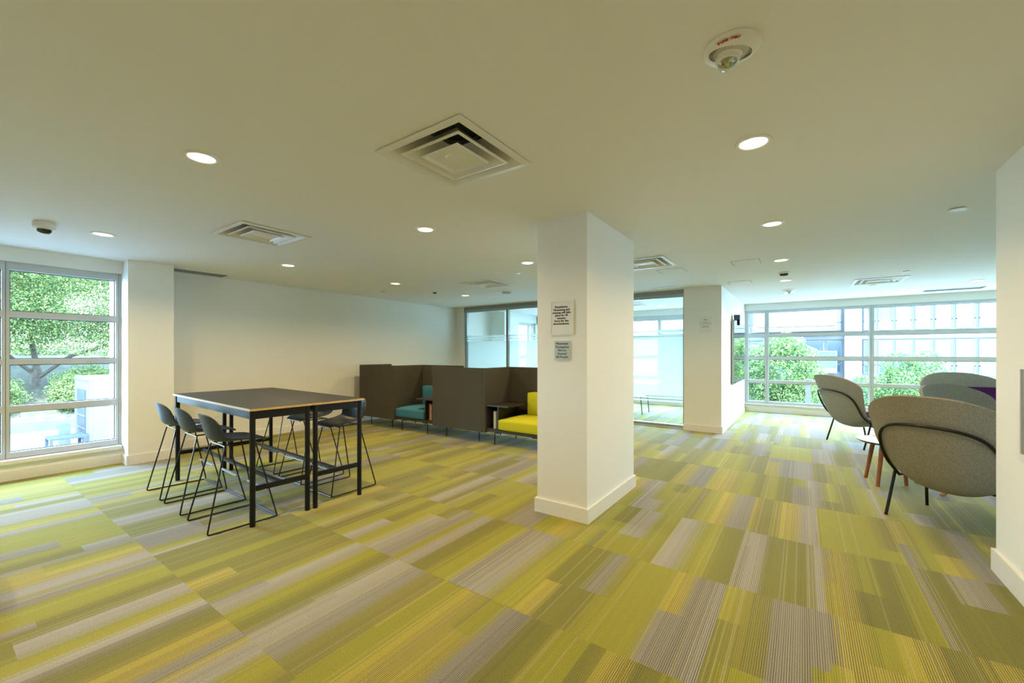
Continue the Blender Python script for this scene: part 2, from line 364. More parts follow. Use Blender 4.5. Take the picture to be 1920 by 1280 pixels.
def window(name, axis, plane, bays, rails, z0, z1, mull_w, depth, sign):
    """axis 'x': window in a plane x=plane running along y. bays = mullion centre positions."""
    w = bpy.data.objects.new(name, None); C.objects.link(w); w['kind'] = 'structure'
    d0, d1 = sorted((plane, plane+sign*depth)); g0, g1 = sorted((plane+sign*depth*.62, plane+sign*(depth*.62+.014)))
    def B(a0, a1, za, zb, e0=d0, e1=d1): return (e0, e1, a0, a1, za, zb) if axis == 'x' else (a0, a1, e0, e1, za, zb)
    for k, p in enumerate(bays):
        ww = mull_w
        boxes('mullion', [B(p-ww/2, p-.003, z0, z1), B(p+.003, p+ww/2, z0, z1), B(p-.003, p+.003, z0, z1, *( (d0+.012, d1) if sign > 0 else (d0, d1-.012)))], 'alu', w, bevel=.002, seg=1)
    for a, b_ in zip(bays, bays[1:]):
        a += mull_w/2; b_ -= mull_w/2
        lv = [z0] + [z for r in rails for z in r] + [z1]
        for r in rails:
            box('rail', *B(a, b_, r[0], r[1]), 'alu', w, bevel=.002)
        cells_ = []
        zz = sorted(rails)
        for r0, r1 in zip(zz, zz[1:]): cells_.append((r0[1], r1[0]))
        for c0, c1 in cells_:
            box('pane', *B(a, b_, c0, c1, g0, g1), 'glass', w)
            q0, q1 = sorted((g0-sign*.001 if sign > 0 else g1+.001, (g0 if sign > 0 else g1)-sign*.012))
            t = .009
            boxes('gasket', [B(a, a+t, c0, c1, q0, q1), B(b_-t, b_, c0, c1, q0, q1), B(a, b_, c0, c0+t, q0, q1), B(a, b_, c1-t, c1, q0, q1)], 'gasket', w)
    return w
window('window_1', 'x', -7.70, [-.37, .60, 1.59], [(.245,.315), (.787,.869), (1.357,1.425), (1.921,1.996), (2.485,2.58)], .24, 2.58, .062, .10, -1)
window('window_2', 'y', 12.33, [-1.19, -.745, 1.27, 3.285, 5.3], [(.2,.27), (.726,.809), (1.32,1.403), (1.901,1.984), (2.52,2.578)], .2, 2.578, .085, .11, 1)
window('window_3', 'y', 12.33, [-6.85, -5.4, -3.4, -1.55], [(.2,.27), (.726,.809), (1.32,1.403), (1.901,1.984), (2.44,2.578)], .2, 2.578, .085, .11, 1)
window('window_4', 'x', -7.5, [11.0, 11.78, 12.02], [(.3,.37), (1.32,1.403), (2.40,2.47)], .3, 2.47, .06, .1, -1)

# glazed partition with frosted film
wp = bpy.data.objects.new('glass_partition', None); C.objects.link(wp); wp['kind'] = 'structure'
wp['label'] = 'grey framed glass partition with frosted film bands'
box('header_panel', -7.665, -1.895, 8.67, 8.77, 2.665, H, 'duct', wp)
boxes('head_rail', [(-7.665, -1.895, 8.66, 8.74, 2.60, 2.665)], 'door_alu', wp, bevel=.003)
box('floor_rail', -7.665, -1.895, 8.67, 8.74, .012, .065, 'door_alu', wp, bevel=.003)
box('floor_strip', -7.665, -1.895, 8.645, 8.72, 0, .012, 'whitemetal', wp)
mxs = [-7.60, -6.20, -4.87, -3.52, -1.918]
for k, x in enumerate(mxs):
    w_ = .07 if k < 4 else .035
    boxes('stile', [(x-w_/2, x-.008, 8.66, 8.74, .065, 2.60), (x+.008, x+w_/2, 8.66, 8.74, .065, 2.60), (x-.008, x+.008, 8.675, 8.74, .065, 2.60)] if k < 4 else [(x-w_/2, x+w_/2, 8.66, 8.74, .065, 2.6)], 'door_alu', wp, bevel=.002, seg=1)
for a, b_ in zip(mxs, mxs[1:]):
    box('pane', a+.035, b_-.018, 8.70, 8.708, .065, 2.60, 'partglass', wp)
    for z0, z1 in ((.62, 1.82), (1.845, 1.885), (1.91, 1.965), (.565, .60), (.505, .54)):
        box('frosted_film', a+.036, b_-.019, 8.711, 8.713, z0, z1, 'frost', wp)

# ------------------------------------------------------------------ ceiling fittings
def diffuser(x, y, label):
    t = thing('ceiling_diffuser', label, 'air vent', (x, y, H), 0, 'square ceiling air diffusers')
    def ring(bm, ho, zo, hi, zi, th=.006):
        o_ = [(-ho,-ho),(ho,-ho),(ho,ho),(-ho,ho)]; i_ = [(-hi,-hi),(hi,-hi),(hi,hi),(-hi,hi)]
        a = [bm.verts.new((p[0],p[1],zo)) for p in o_]; b2 = [bm.verts.new((p[0],p[1],zi)) for p in i_]
        c = [bm.verts.new((p[0],p[1],zo+th)) for p in o_]; d = [bm.verts.new((p[0],p[1],zi+th)) for p in i_]
        for k in range(4):
            j = (k+1) % 4
            bm.faces.new((a[k],a[j],b2[j],b2[k])); bm.faces.new((c[k],d[k],d[j],c[j])); bm.faces.new((a[k],c[k],c[j],a[j])); bm.faces.new((b2[k],b2[j],d[j],d[k]))
    bm = bmesh.new(); ring(bm, .348, -.010, .305, -.014); ring(bm, .305, -.014, .150, .15); finish(bm, 'frame', 'whitemetal', t)
    bm = bmesh.new(); ring(bm, .238, -.012, .222, -.016, .004); ring(bm, .222, -.016, .090, .115); finish(bm, 'louvre', 'whitemetal', t)
    bm = bmesh.new(); ring(bm, .152, -.018, .143, -.024, .004); ring(bm, .143, -.024, .128, -.004, .004); finish(bm, 'louvre', 'whitemetal', t)
    bm = bmesh.new(); lathe(bm, [(.0, -.012), (.06, -.012), (.064, -.006)], 24)
    a = [bm.verts.new(p) for p in ((-.13,-.13,-.006),(.13,-.13,-.006),(.13,.13,-.006),(-.13,.13,-.006))]; bm.faces.new(a); finish(bm, 'centre_plate', 'whitemetal', t)
    bm = bmesh.new(); lathe(bm, [(.15, .15), (.15, .21)], 24); finish(bm, 'neck', 'duct', t)
    bm = bmesh.new(); lathe(bm, [(0, .18), (.148, .18)], 24); finish(bm, 'damper', 'dark', t)
    return t
dlab = ['large square white ceiling diffuser in front of the pillar, nearest of all', 'square white ceiling diffuser above the bar table', 'small looking square diffuser above the sofa booths',
        'square ceiling diffuser half hidden behind the top of the pillar', 'square ceiling diffuser over the grey lounge chairs near the right windows', 'faint square diffuser seen through the glass partition']
for (x, y), l in zip(DIFF, dlab): diffuser(x, y, l)
def slot(x0, x1, y0, y1, label):
    t = thing('slot_grille', label, 'air vent', ((x0+x1)/2, (y0+y1)/2, H), 0, 'slot grilles by the windows'); a = (x1-x0)/2; b_ = (y1-y0)/2
    boxes('frame', [(-a-.015, a+.015, -b_-.015, -b_, -.004, .01), (-a-.015, a+.015, b_, b_+.015, -.004, .01), (-a-.015, -a, -b_, b_, -.004, .01), (a, a+.015, -b_, b_, -.004, .01)], 'whitemetal', t)
    n = 7; L_ = 'x' if a < b_ else 'y'; w_ = min(a, b_)*2/n
    for k in range(n):
        c = -min(a,b_) + w_*(k+.5)
        if L_ == 'x': box('slat', c-w_*.32, c+w_*.32, -b_, b_, .012, .02, 'duct', t)
        else: box('slat', -a, a, c-w_*.32, c+w_*.32, .012, .02, 'duct', t)
slot(*slots[0], 'dark ceiling slot grille beside the left wall pier above the lounge wall')
slot(*slots[1], 'long grey ceiling slot grille next to the right hand windows')

LAMPS = [(-3.14, 1.04, 'left foreground, between the bar table and the camera'), (-.24, 2.84, 'right foreground, just beyond the fire alarm'), (-6.02, 1.12, 'beside the security camera near the left window'),
 (-3.12, 2.94, 'between the big diffuser and the pillar'), (-6.0, 3.03, 'left of the bar table line, near the lounge wall'), (-.24, 4.73, 'right of the pillar top, first of the row to the windows'), (-6.0, 4.93, 'near the lounge wall in front of the booths'),
 (-6.0, 6.82, 'above the teal booth near the partition'), (-3.12, 4.84, 'directly left of the pillar top'), (-.24, 6.65, 'right of the pillar, second of the row to the windows'), (-.24, 8.55, 'right side, third of the row to the windows, between two detectors'),
 (-.24, 10.35, 'right side, last of the row beside the windows'), (2.46, 10.43, 'far right by the windows, beside the right wall'), (-3.12, 6.75, 'hidden behind the pillar over the yellow booth')]
bm = bmesh.new(); lathe(bm, [(.072, -.004), (.078, -.009), (.094, -.009), (.098, 0), (.072, 0)], 40); ring_me = finish(bm, 'trim_ring', 'plastic', smooth=True)
bm = bmesh.new(); lathe(bm, [(0, -.005), (.072, -.005), (.072, 0)], 32); dif_me = finish(bm, 'light_diffuser', 'lampglow')
rm, dm = ring_me.data, dif_me.data; bpy.data.objects.remove(ring_me); bpy.data.objects.remove(dif_me)
ld = bpy.data.lights.new('downlight_glow', 'AREA'); ld.shape = 'DISK'; ld.size = .14*S; ld.energy = LAMP_W; ld.color = LAMP_C; ld.spread = R(150)
def downlight(x, y, label, power=True):
    t = thing('ceiling_downlight', 'round recessed ceiling downlight, ' + label, 'light', (x, y, H), 0, 'recessed ceiling downlights')
    link('trim_ring', rm, t); link('light_diffuser', dm, t)
    if power:
        l = bpy.data.objects.new('downlight_glow', ld); C.objects.link(l); l.parent = t; l.location = (0, 0, -.013)
    return t
for x, y, l in LAMPS: downlight(x, y, l)
for x, y, l in ((-3.12, -.8, 'behind the camera in the middle row'), (-.24, -.9, 'behind the camera in the right row'), (-6.0, -.8, 'behind the camera beside the left wall')): downlight(x, y, l)

def disc(name, x, y, prof, m, label, cat, n=32, extra=None, group=None):
    t = thing(name, label, cat, (x, y, H), 0, group)
    bm = bmesh.new(); lathe(bm, prof, n); finish(bm, 'base', m, t, smooth=True)
    if extra:
        for nm, pr, mm in extra: bm = bmesh.new(); lathe(bm, pr, n); finish(bm, nm, mm, t, smooth=True)
    return t
cov = [(0, -.012), (.04, -.012), (.043, -.006), (.036, 0)]
disc('sprinkler_cover', 1.096, 5.154, [(0, -.014), (.055, -.014), (.058, -.008), (.045, -.001)], 'plastic', 'round white sprinkler cover at upper right beside the right wall', 'sprinkler', group='ceiling sprinkler covers')
disc('sprinkler_cover', -3.633, 5.359, cov, 'plastic', 'small white sprinkler cover just left of the pillar above the far diffuser', 'sprinkler', group='ceiling sprinkler covers')
disc('sprinkler_cover', 1.30, 8.652, cov, 'plastic', 'thin round sprinkler cover behind the diffuser over the lounge chairs', 'sprinkler', group='ceiling sprinkler covers')
disc('sprinkler_cover', -6.984, 5.421, cov, 'plastic', 'tiny sprinkler cover near the lounge wall above the first booth', 'sprinkler', group='ceiling sprinkler covers')
disc('sprinkler_cover', 1.06, 10.069, cov, 'plastic', 'small round sprinkler cover in front of the diffuser by the right windows', 'sprinkler', group='ceiling sprinkler covers')
disc('ceiling_escutcheon', -4.558, 3.995, [(0, -.03), (.05, -.03), (.09, -.008), (.092, 0)], 'ceil', 'low white dome on the ceiling between the two left diffusers', 'speaker')
sd = [(.075, 0), (.075, -.022), (.062, -.03)]
disc('smoke_detector', -.237, 7.68, sd, 'plastic', 'round smoke detector on the right ceiling between the second and third lights', 'detector', extra=[('sensor', [(0, -.052), (.05, -.052), (.058, -.03)], 'dark')], group='smoke detectors')
disc('smoke_detector', -6.12, 6.02, [(.05, 0), (.05, -.02), (.04, -.026)], 'plastic', 'small smoke detector near the lounge wall above the teal booth', 'detector', extra=[('sensor', [(0, -.045), (.034, -.045), (.038, -.026)], 'dark')], group='smoke detectors')
disc('smoke_detector', -4.97, 6.92, [(.10, 0), (.10, -.014), (.09, -.018)], 'plastic', 'flat dark detector between the booths diffuser and the glass partition', 'detector', extra=[('sensor', [(0, -.03), (.085, -.03), (.09, -.018)], 'duct')], group='smoke detectors')
disc('smoke_detector', -.216, 9.888, [(.12, 0), (.115, -.012), (.08, -.02)], 'plastic', 'pointed white detector on the right ceiling closest to the windows', 'detector', extra=[('sensor', [(0, -.085), (.02, -.08), (.03, -.05), (.06, -.02)], 'plastic')], group='smoke detectors')
# security camera
t = thing('security_camera', 'small white dome security camera on the ceiling at far left', 'camera', (-5.95, .70, H))
bm = bmesh.new(); lathe(bm, [(.072, 0), (.080, -.01), (.080, -.05), (.066, -.066), (.052, -.068)], 36); finish(bm, 'housing', 'plastic', t, smooth=True)
bm = bmesh.new(); lathe(bm, [(.052, -.066), (.048, -.09), (.03, -.108), (0, -.114)], 36); finish(bm, 'dome', 'screen', t, smooth=True)
# fire alarm strobe
t = thing('fire_alarm', 'white ceiling fire alarm with speaker and strobe', 'alarm', (-.238, 1.905, H))
bm = bmesh.new(); lathe(bm, [(.105, 0), (.107, -.006), (.102, -.013), (.085, -.017), (.06, -.021), (0, -.021)], 56); finish(bm, 'housing', 'plastic', t, smooth=True)
fd = Vector((-.5728, .8197, 0)); rd = Vector((.8197, .5728, 0))
ang0 = math.atan2(rd.y, rd.x) + R(-3)
uu = Vector((math.cos(ang0), math.sin(ang0), 0)); vv = Vector((-math.sin(ang0), math.cos(ang0), 0))
sc_c = vv*.036
bm = bmesh.new(); lathe(bm, [(.047, -.034), (.046, -.045), (.038, -.050), (.034, -.044)], 32, (sc_c.x, sc_c.y, .013)); finish(bm, 'bezel', 'plastic', t, smooth=True)
M['lens'] = glass_mat('clear_lens', (.85, .88, .84)); M['chrome'] = mat('bright_reflector', (.6, .6, .56), .2, metal=.8); M['amber'] = mat('amber_led', (.45, .35, .10), .3)
bm = bmesh.new(); lathe(bm, [(.038, -.048), (.034, -.066), (.02, -.077), (0, -.080)], 32, (sc_c.x, sc_c.y, .013)); finish(bm, 'strobe_lens', 'lens', t, smooth=True)
bm = bmesh.new()
bx(bm, sc_c.x-.02, sc_c.x-.010, sc_c.y-.010, sc_c.y+.010, -.049, -.032); bx(bm, sc_c.x+.008, sc_c.x+.018, sc_c.y-.006, sc_c.y+.008, -.048, -.032); finish(bm, 'flash_tube', 'amber', t)
bm = bmesh.new(); lathe(bm, [(.036, -.045), (.02, -.05), (.014, -.058), (0, -.058)], 24, (sc_c.x, sc_c.y, .013)); finish(bm, 'reflector', 'chrome', t, smooth=True)
bm = bmesh.new()
for ri in range(6):
    rr = .046 + ri*.0052
    for k in range(int(56+ri*5)):
        a = 2*math.pi*(k+.5*(ri % 2))/int(56+ri*5); p = uu*math.cos(a)*rr*1.12 + vv*(math.sin(a)*rr*.72) + vv*.010
        if p.length > .088 or (p-sc_c).length < .047: continue
        bx(bm, p.x-.0011, p.x+.0011, p.y-.0011, p.y+.0011, -.0214, -.017)
o = finish(bm, 'speaker_holes', 'ink', t); o['kind'] = 'stuff'

def text(body, size, m, parent, loc, ux, uy, name='lettering', align='CENTER', font_w=0.0, spacing=1.0):
    cu = bpy.data.curves.new(name, 'FONT'); cu.body = body; cu.size = size; cu.align_x = align; cu.align_y = 'CENTER'; cu.extrude = .0004; cu.offset = font_w
    cu.resolution_u = 2; cu.space_line = spacing
    to = bpy.data.objects.new(name, cu); C.objects.link(to); bpy.context.view_layer.update()
    me = bpy.data.meshes.new_from_object(to.evaluated_get(bpy.context.evaluated_depsgraph_get())); bpy.data.objects.remove(to)
    me.materials.clear(); me.materials.append(M[m])
    ux = Vector(ux).normalized(); uy = Vector(uy).normalized(); uz = ux.cross(uy)
    mtx = Matrix((ux, uy, uz)).transposed().to_4x4(); me.transform(mtx)
    return link(name, me, parent, loc)
# lettering on the alarm follows the rim: upright as seen from the camera side
for k, ch in enumerate('FIRE\u00b7FEU'):
    a = R(145.5 - k*6.6); rr = .086
    tx = uu*math.cos(a)*rr - vv*math.sin(a)*rr
    rxv = (uu*math.sin(a) + vv*math.cos(a)); upv = (uu*math.cos(a) - vv*math.sin(a))
    text(ch, .0205, 'red', t, (tx.x, tx.y, -.0198), rxv, upv, font_w=.0007)

def access(x0, x1, y0, y1, label):
    t = thing('access_panel', label, 'panel', ((x0+x1)/2, (y0+y1)/2, H), 0, 'flush square ceiling access panels'); a = (x1-x0)/2; b_ = (y1-y0)/2; w_ = .006
    boxes('joint', [(-a, a, -b_, -b_+w_, -.0015, .001), (-a, a, b_-w_, b_, -.0015, .001), (-a, -a+w_, -b_, b_, -.0015, .001), (a-w_, a, -b_, b_, -.0015, .001)], 'line', t)
    box('door_leaf', -a+.01, a-.01, -b_+.01, b_-.01, -.003, .001, 'ceil', t)
access(-.81, -.47, 6.36, 6.73, 'flush ceiling access panel left of the right light row')
access(-1.09, -.73, 8.19, 8.53, 'flush ceiling access panel above the far wall pier')
access(-1.82, -1.45, 6.41, 6.76, 'flush ceiling access panel just past the diffuser behind the pillar')
access(-2.36, -2.0, 8.1, 8.45, 'flush ceiling access panel in front of the glass partition')
access(-7.93, -7.55, 7.5, 7.85, 'flush ceiling access panel in the corner above the lounge wall')

# ------------------------------------------------------------------ signs, outlet, screen, wall cabinet
YF = 3.377
t = thing('cleaning_notice', 'white printed notice about vacuuming in a clear holder on the pillar', 'notice', (-1.80, YF, 1.82))
box('sheet', -.108, .108, -.006, -.002, -.145, .145, 'paper', t)
boxes('clear_holder', [(-.118, .118, -.009, -.0065, -.157, -.146), (-.118, .118, -.009, -.0065, .146, .158), (-.118, -.109, -.009, -.0065, -.1459, .1459), (.109, .118, -.009, -.0065, -.1459, .1459)], 'plastic', t)
box('backing', -.118, .118, -.002, 0, -.157, .158, 'plastic', t)
text('Residents,', .033, 'ink', t, (-.005, -.0068, .098), (1,0,0), (0,0,1), font_w=.0005)
text('Vacuuming and\ncleaning will take\nplace for 30\nminutes.\nSorry for the\ninconvenience.', .0275, 'ink', t, (-.005, -.0068, .008), (1,0,0), (0,0,1), font_w=.0007, spacing=.92)
t = thing('occupancy_sign', 'small blue grey plate on the pillar reading maximum occupancy', 'sign', (-1.797, YF, 1.522))
box('plate', -.079, .079, -.008, 0, -.086, .086, 'plate', t, bevel=.004)
text('Maximum\nOccupancy\nNot to\nExceed\n60 People', .031, 'ink', t, (0, -.0088, 0), (1,0,0), (0,0,1), spacing=.98)
t = thing('paper_notice', 'white paper notice on the far wall pier beside the glass partition', 'notice', (-1.51, 8.55, 2.03))
box('sheet', -.11, .11, -.006, 0, -.15, .15, 'paper', t)
boxes('text_line', [(-.03, .03, -.0075, -.006, .085, .10), (-.05, .05, -.0075, -.006, .045, .052), (-.10, .10, -.0075, -.006, .015, .022), (-.05, .05, -.0075, -.006, -.03, -.022), (-.07, .07, -.0075, -.006, -.052, -.045)], 'line', t)
t = thing('wall_outlet', 'white double power outlet low on the lounge wall behind the bar table', 'outlet', (-7.95, 2.86, .40))
box('cover_plate', 0, .008, -.05, .05, -.075, .075, 'plastic', t, bevel=.003)
for z in (-.032, .032): box('socket', .008, .011, -.02, .02, z-.018, z+.018, 'trim', t, bevel=.002); 
for q in ((-.010, -.006, .026, .04), (.006, .010, .026, .04), (-.010, -.006, -.038, -.024), (.006, .010, -.038, -.024)): box('slot', .011, .0115, *q, 'ink', t)
t = thing('wall_screen', 'black flat screen on the narrow side wall reflecting the windows', 'screen', (-1.235, 10.75, 1.51))
box('case', .015, .06, -.98, .98, -.675, .675, 'door_alu', t, bevel=.004)
box('display', .0605, .063, -.96, .96, -.655, .655, 'screen', t)
box('bracket', 0, .015, -.3, .3, -.2, .2, 'steelblack', t)
t = thing('conference_camera', 'small dark blue camera clipped on the top corner of the wall screen', 'camera', (-1.175, 10.0, 2.2))
box('mount', -.05, .05, -.03, .03, -.015, .0, 'steelblack', t)
box('body', -.02, .09, -.09, .09, 0, .10, 'camblue', t, bevel=.02)
bm = bmesh.new(); lathe(bm, [(0, .0), (.03, .0), (.03, -.10), (.02, -.12), (0, -.12)], 16); finish(bm, 'lens', 'steelblack', t, smooth=True, loc=(.06, -.02, .0))
t = thing('wall_cabinet', 'white framed recessed panel on the right foreground wall', 'panel', (1.09, 3.5, 1.145))
boxes('frame', [(-.012, 0, -.36, .36, -.29, -.255), (-.012, 0, -.36, .36, .255, .29), (-.012, 0, .325, .36, -.255, .255), (-.012, 0, -.36, -.325, -.255, .255)], 'trim', t, bevel=.003)
box('door_leaf', -.006, 0, -.325, .325, -.255, .255, 'duct', t)

# ------------------------------------------------------------------ bar tables and stools
def bar_table(loc, rz, label, group):
    t = thing('bar_table', label, 'table', loc, rz, group); L_, W_ = 1.1, .272
    bm = bmesh.new(); bx(bm, -L_, L_, -W_, W_, 1.0, 1.004); bx(bm, -L_, L_, -W_, W_, 1.018, 1.020)
    top = box('tabletop', -L_, L_, -W_, W_, .9985, 1.018, 'ply', t, bevel=.003)
    bm.free(); box('surface', -L_+.001, L_-.001, -W_+.001, W_-.001, 1.0181, 1.0205, 'tabletop', top)
    lx, ly = L_-.035, W_-.035
    boxes('apron', [(-lx, lx, -ly-.012, -ly+.012, .925, .995), (-lx, lx, ly-.012, ly+.012, .925, .995), (-lx-.012, -lx+.012, -ly, ly, .925, .995), (lx-.012, lx+.012, -ly, ly, .925, .995)], 'steelblack', t, bevel=.003)
    for sx in (-1, 1):
        for sy in (-1, 1):
            bm = bmesh.new(); lathe(bm, [(0, 0), (.022, 0), (.023, .006), (.023, .9985), (0, .9985)], 20); finish(bm, 'leg', 'steelblack', t, loc=(sx*lx, sy*ly, 0), smooth=True)
        box('foot_rail', sx*lx-.011, sx*lx+.011, -ly, ly, .30, .345, 'steelblack', t, bevel=.002)
    box('stretcher', -lx, lx, -.02, .02, .311, .334, 'steelblack', t, bevel=.002)
    return t
rt = R(-2.6)
bar_table((-4.945, 1.945, 0), rt, 'black bar table with plywood edge, the nearer of the joined pair', 'pair of joined bar tables')
def off(dy): return (-4.945 - math.sin(rt)*dy, 1.945 + math.cos(rt)*dy, 0)
bar_table(off(.55), rt, 'black bar table with plywood edge, the farther of the joined pair', 'pair of joined bar tables')

def catmull(P_, t):
    n = len(P_)-1; x = t*n; i = min(int(x), n-1); f = x-i
    g = lambda k: np.array(P_[max(0, min(n, k))], float)
    a, b_, c, d = g(i-1), g(i), g(i+1), g(i+2)
    return .5*((2*b_) + (-a+c)*f + (2*a-5*b_+4*c-d)*f*f + (-a+3*b_-3*c+d)*f**3)
def shell(name, prof, m, parent, nu=20, nv=36, thick=.012, v0=0.0, v1=1.0, wscale=1.0, lift=0.0, power=2.2, wr=.21, **k):
    """prof rows: y, z, halfwidth, forward curl, upward curl (curls as measured at |x| = wr)"""
    def surf(x, v):
        y, z, w, cy, cz = catmull(prof, v); a = (abs(x)/wr)**power; return np.array((x, y+cy*a, z+cz*a))
    T = np.zeros((nv+1, nu+1, 3)); B_ = np.zeros((nv+1, nu+1, 3)); h = 1e-3; sgn = None
    for j in range(nv+1):
        v = v0+(v1-v0)*j/nv; w = catmull(prof, v)[2]*wscale
        va, vb = max(0, v-.004), min(1, v+.004)
        for i in range(nu+1):
            x = w*math.sin((-1+2*i/nu)*math.pi/2)
            n = np.cross(surf(x+h, v)-surf(x-h, v), surf(x, vb)-surf(x, va)); n /= max(np.linalg.norm(n), 1e-12)
            p = surf(x, v); T[j, i] = n; B_[j, i] = p
    if T[nv//3, nu//2][2] < 0: T = -T
    Nn = T; T = B_ + Nn*(lift+thick); B_ = B_ + Nn*lift
    bm = bmesh.new()
    tv = [[bm.verts.new(T[j, i]) for i in range(nu+1)] for j in range(nv+1)]; bv = [[bm.verts.new(B_[j, i]) for i in range(nu+1)] for j in range(nv+1)]
    for j in range(nv):
        for i in range(nu):
            bm.faces.new((tv[j][i], tv[j][i+1], tv[j+1][i+1], tv[j+1][i])); bm.faces.new((bv[j][i], bv[j+1][i], bv[j+1][i+1], bv[j][i+1]))
    rim = [(0, i) for i in range(nu+1)] + [(j, nu) for j in range(1, nv+1)] + [(nv, i) for i in range(nu-1, -1, -1)] + [(j, 0) for j in range(nv-1, 0, -1)]
    for q in range(len(rim)):
        a = rim[q]; b_ = rim[(q+1) % len(rim)]
        bm.faces.new((tv[a[0]][a[1]], bv[a[0]][a[1]], bv[b_[0]][b_[1]], tv[b_[0]][b_[1]]))
    bmesh.ops.remove_doubles(bm, verts=bm.verts[:], dist=1e-5)
    return finish(bm, name, m, parent, smooth=True, **k)

def make_stool():
    t = thing('bar_stool', 'x', 'bar stool', (0,0,0), 0, 'bar stools around the table')
    prof = [(.215, .700, .120, 0, -.004), (.205, .716, .165, 0, -.004), (.15, .728, .195, 0, .0), (.05, .722, .208, 0, .016), (-.05, .717, .212, 0, .032), (-.13, .724, .214, .01, .045),
            (-.18, .752, .214, .035, .04), (-.205, .81, .212, .055, .02)]
    for z in (.86, .90, .93, .95, .962, .969, .972):
        t_ = max(0, (z-.84)/.1335); w = .21*(1-t_**3)**(1/3)
        prof.append((-.212-(z-.84)*.27, z, w, .058, -.012))
    shell('seat_shell', prof, 'shellplastic', t, nv=54, thick=.011)
    r = .0065
    for sx in (-1, 1):
        f0, r0 = Vector((sx*.252, .27, .007)), Vector((sx*.252, -.27, .007)); ft, rt_ = Vector((sx*.165, .12, .702)), Vector((sx*.165, -.115, .695))
        tubes('sled_frame', [(fillet([ft+Vector((-sx*.06,0,.0)), ft, f0, r0, rt_, rt_+Vector((-sx*.06,0,0))], .022), r)], 'rod', t)
    def lerp(s, q): return Vector((s*(.252-.087*q), .27-.15*q, .007+.695*q))
    tubes('crossbar', [([(-.165, .12, .702), (.165, .12, .702)], r), ([(-.165, -.115, .695), (.165, -.115, .695)], r), ([(-.12, -.115, .698), (-.12, .12, .704)], r), ([(.12, -.115, .698), (.12, .12, .704)], r)], 'rod', t)
    a, b_ = lerp(-1, .36), lerp(1, .36)
    tubes('footrest', [([a, b_], r), ([a+Vector((0,-.018,.0)), b_+Vector((0,-.018,.0))], r*.8)], 'rod', t)
    tubes('floor_bar', [([(-.252, .27, .012), (.252, .27, .012)], r), ([(-.25, .25, .010), (.25, .25, .010)], r*.8)], 'rod', t)
    for sx in (-1, 1):
        for y in (-.19, .19): box('glide', sx*.252-.009, sx*.252+.009, y-.022, y+.022, 0, .010, 'gasket', t, bevel=.002, seg=1)
    return t
st = make_stool()
stools = [(-5.56, 1.685, -2.5, 'black bar stool on the window side of the table, farthest left'), (-4.915, 1.66, -2.5, 'black bar stool in the middle of the window side of the table'),
          (-4.215, 1.635, -2.5, 'black bar stool nearest the camera, at the front corner of the table'), (-4.235, 2.725, 179, 'black bar stool on the far side of the table, at its right end'),
          (-4.90, 2.755, 180, 'black bar stool in the middle of the far side of the table'), (-5.57, 2.79, 178, 'black bar stool on the far side of the table, mostly hidden at its left end')]
for k, (x, y, a, l) in enumerate(stools):
    if k: dup(st, (x, y, 0), R(a), l)
    else: st.location = (x, y, 0); st.rotation_euler = (0, 0, R(a)); st['label'] = l

# ------------------------------------------------------------------ sofa booths
def cushion(name, x0, x1, y0, y1, z0, z1, m, parent, puff=.02, bev=.035, **k):
    bm = bmesh.new(); bx(bm, x0, x1, y0, y1, z0, z1)
    bmesh.ops.subdivide_edges(bm, edges=bm.edges[:], cuts=7, use_grid_fill=True)
    cx, cy, cz = (x0+x1)/2, (y0+y1)/2, (z0+z1)/2; hx, hy, hz = (x1-x0)/2, (y1-y0)/2, (z1-z0)/2
    for v in bm.verts:
        p = Vector(((v.co.x-cx)/hx, (v.co.y-cy)/hy, (v.co.z-cz)/hz)); 
        q = [max(0, 1-abs(c)**4) for c in p]
        core = Vector((cx + max(-hx+bev, min(hx-bev, v.co.x-cx)), cy + max(-hy+bev, min(hy-bev, v.co.y-cy)), cz + max(-hz+bev, min(hz-bev, v.co.z-cz))))
        d = v.co-core
        if d.length > 1e-6: v.co = core + d.normalized()*bev
        axis = min(range(3), key=lambda i: (hx, hy, hz)[i]); o2 = [i for i in range(3) if i != axis]
        if abs(p[axis]) > .99: v.co[axis] += math.copysign(puff*q[o2[0]]*q[o2[1]], p[axis])
    return finish(bm, name, m, parent, smooth=True, **k)
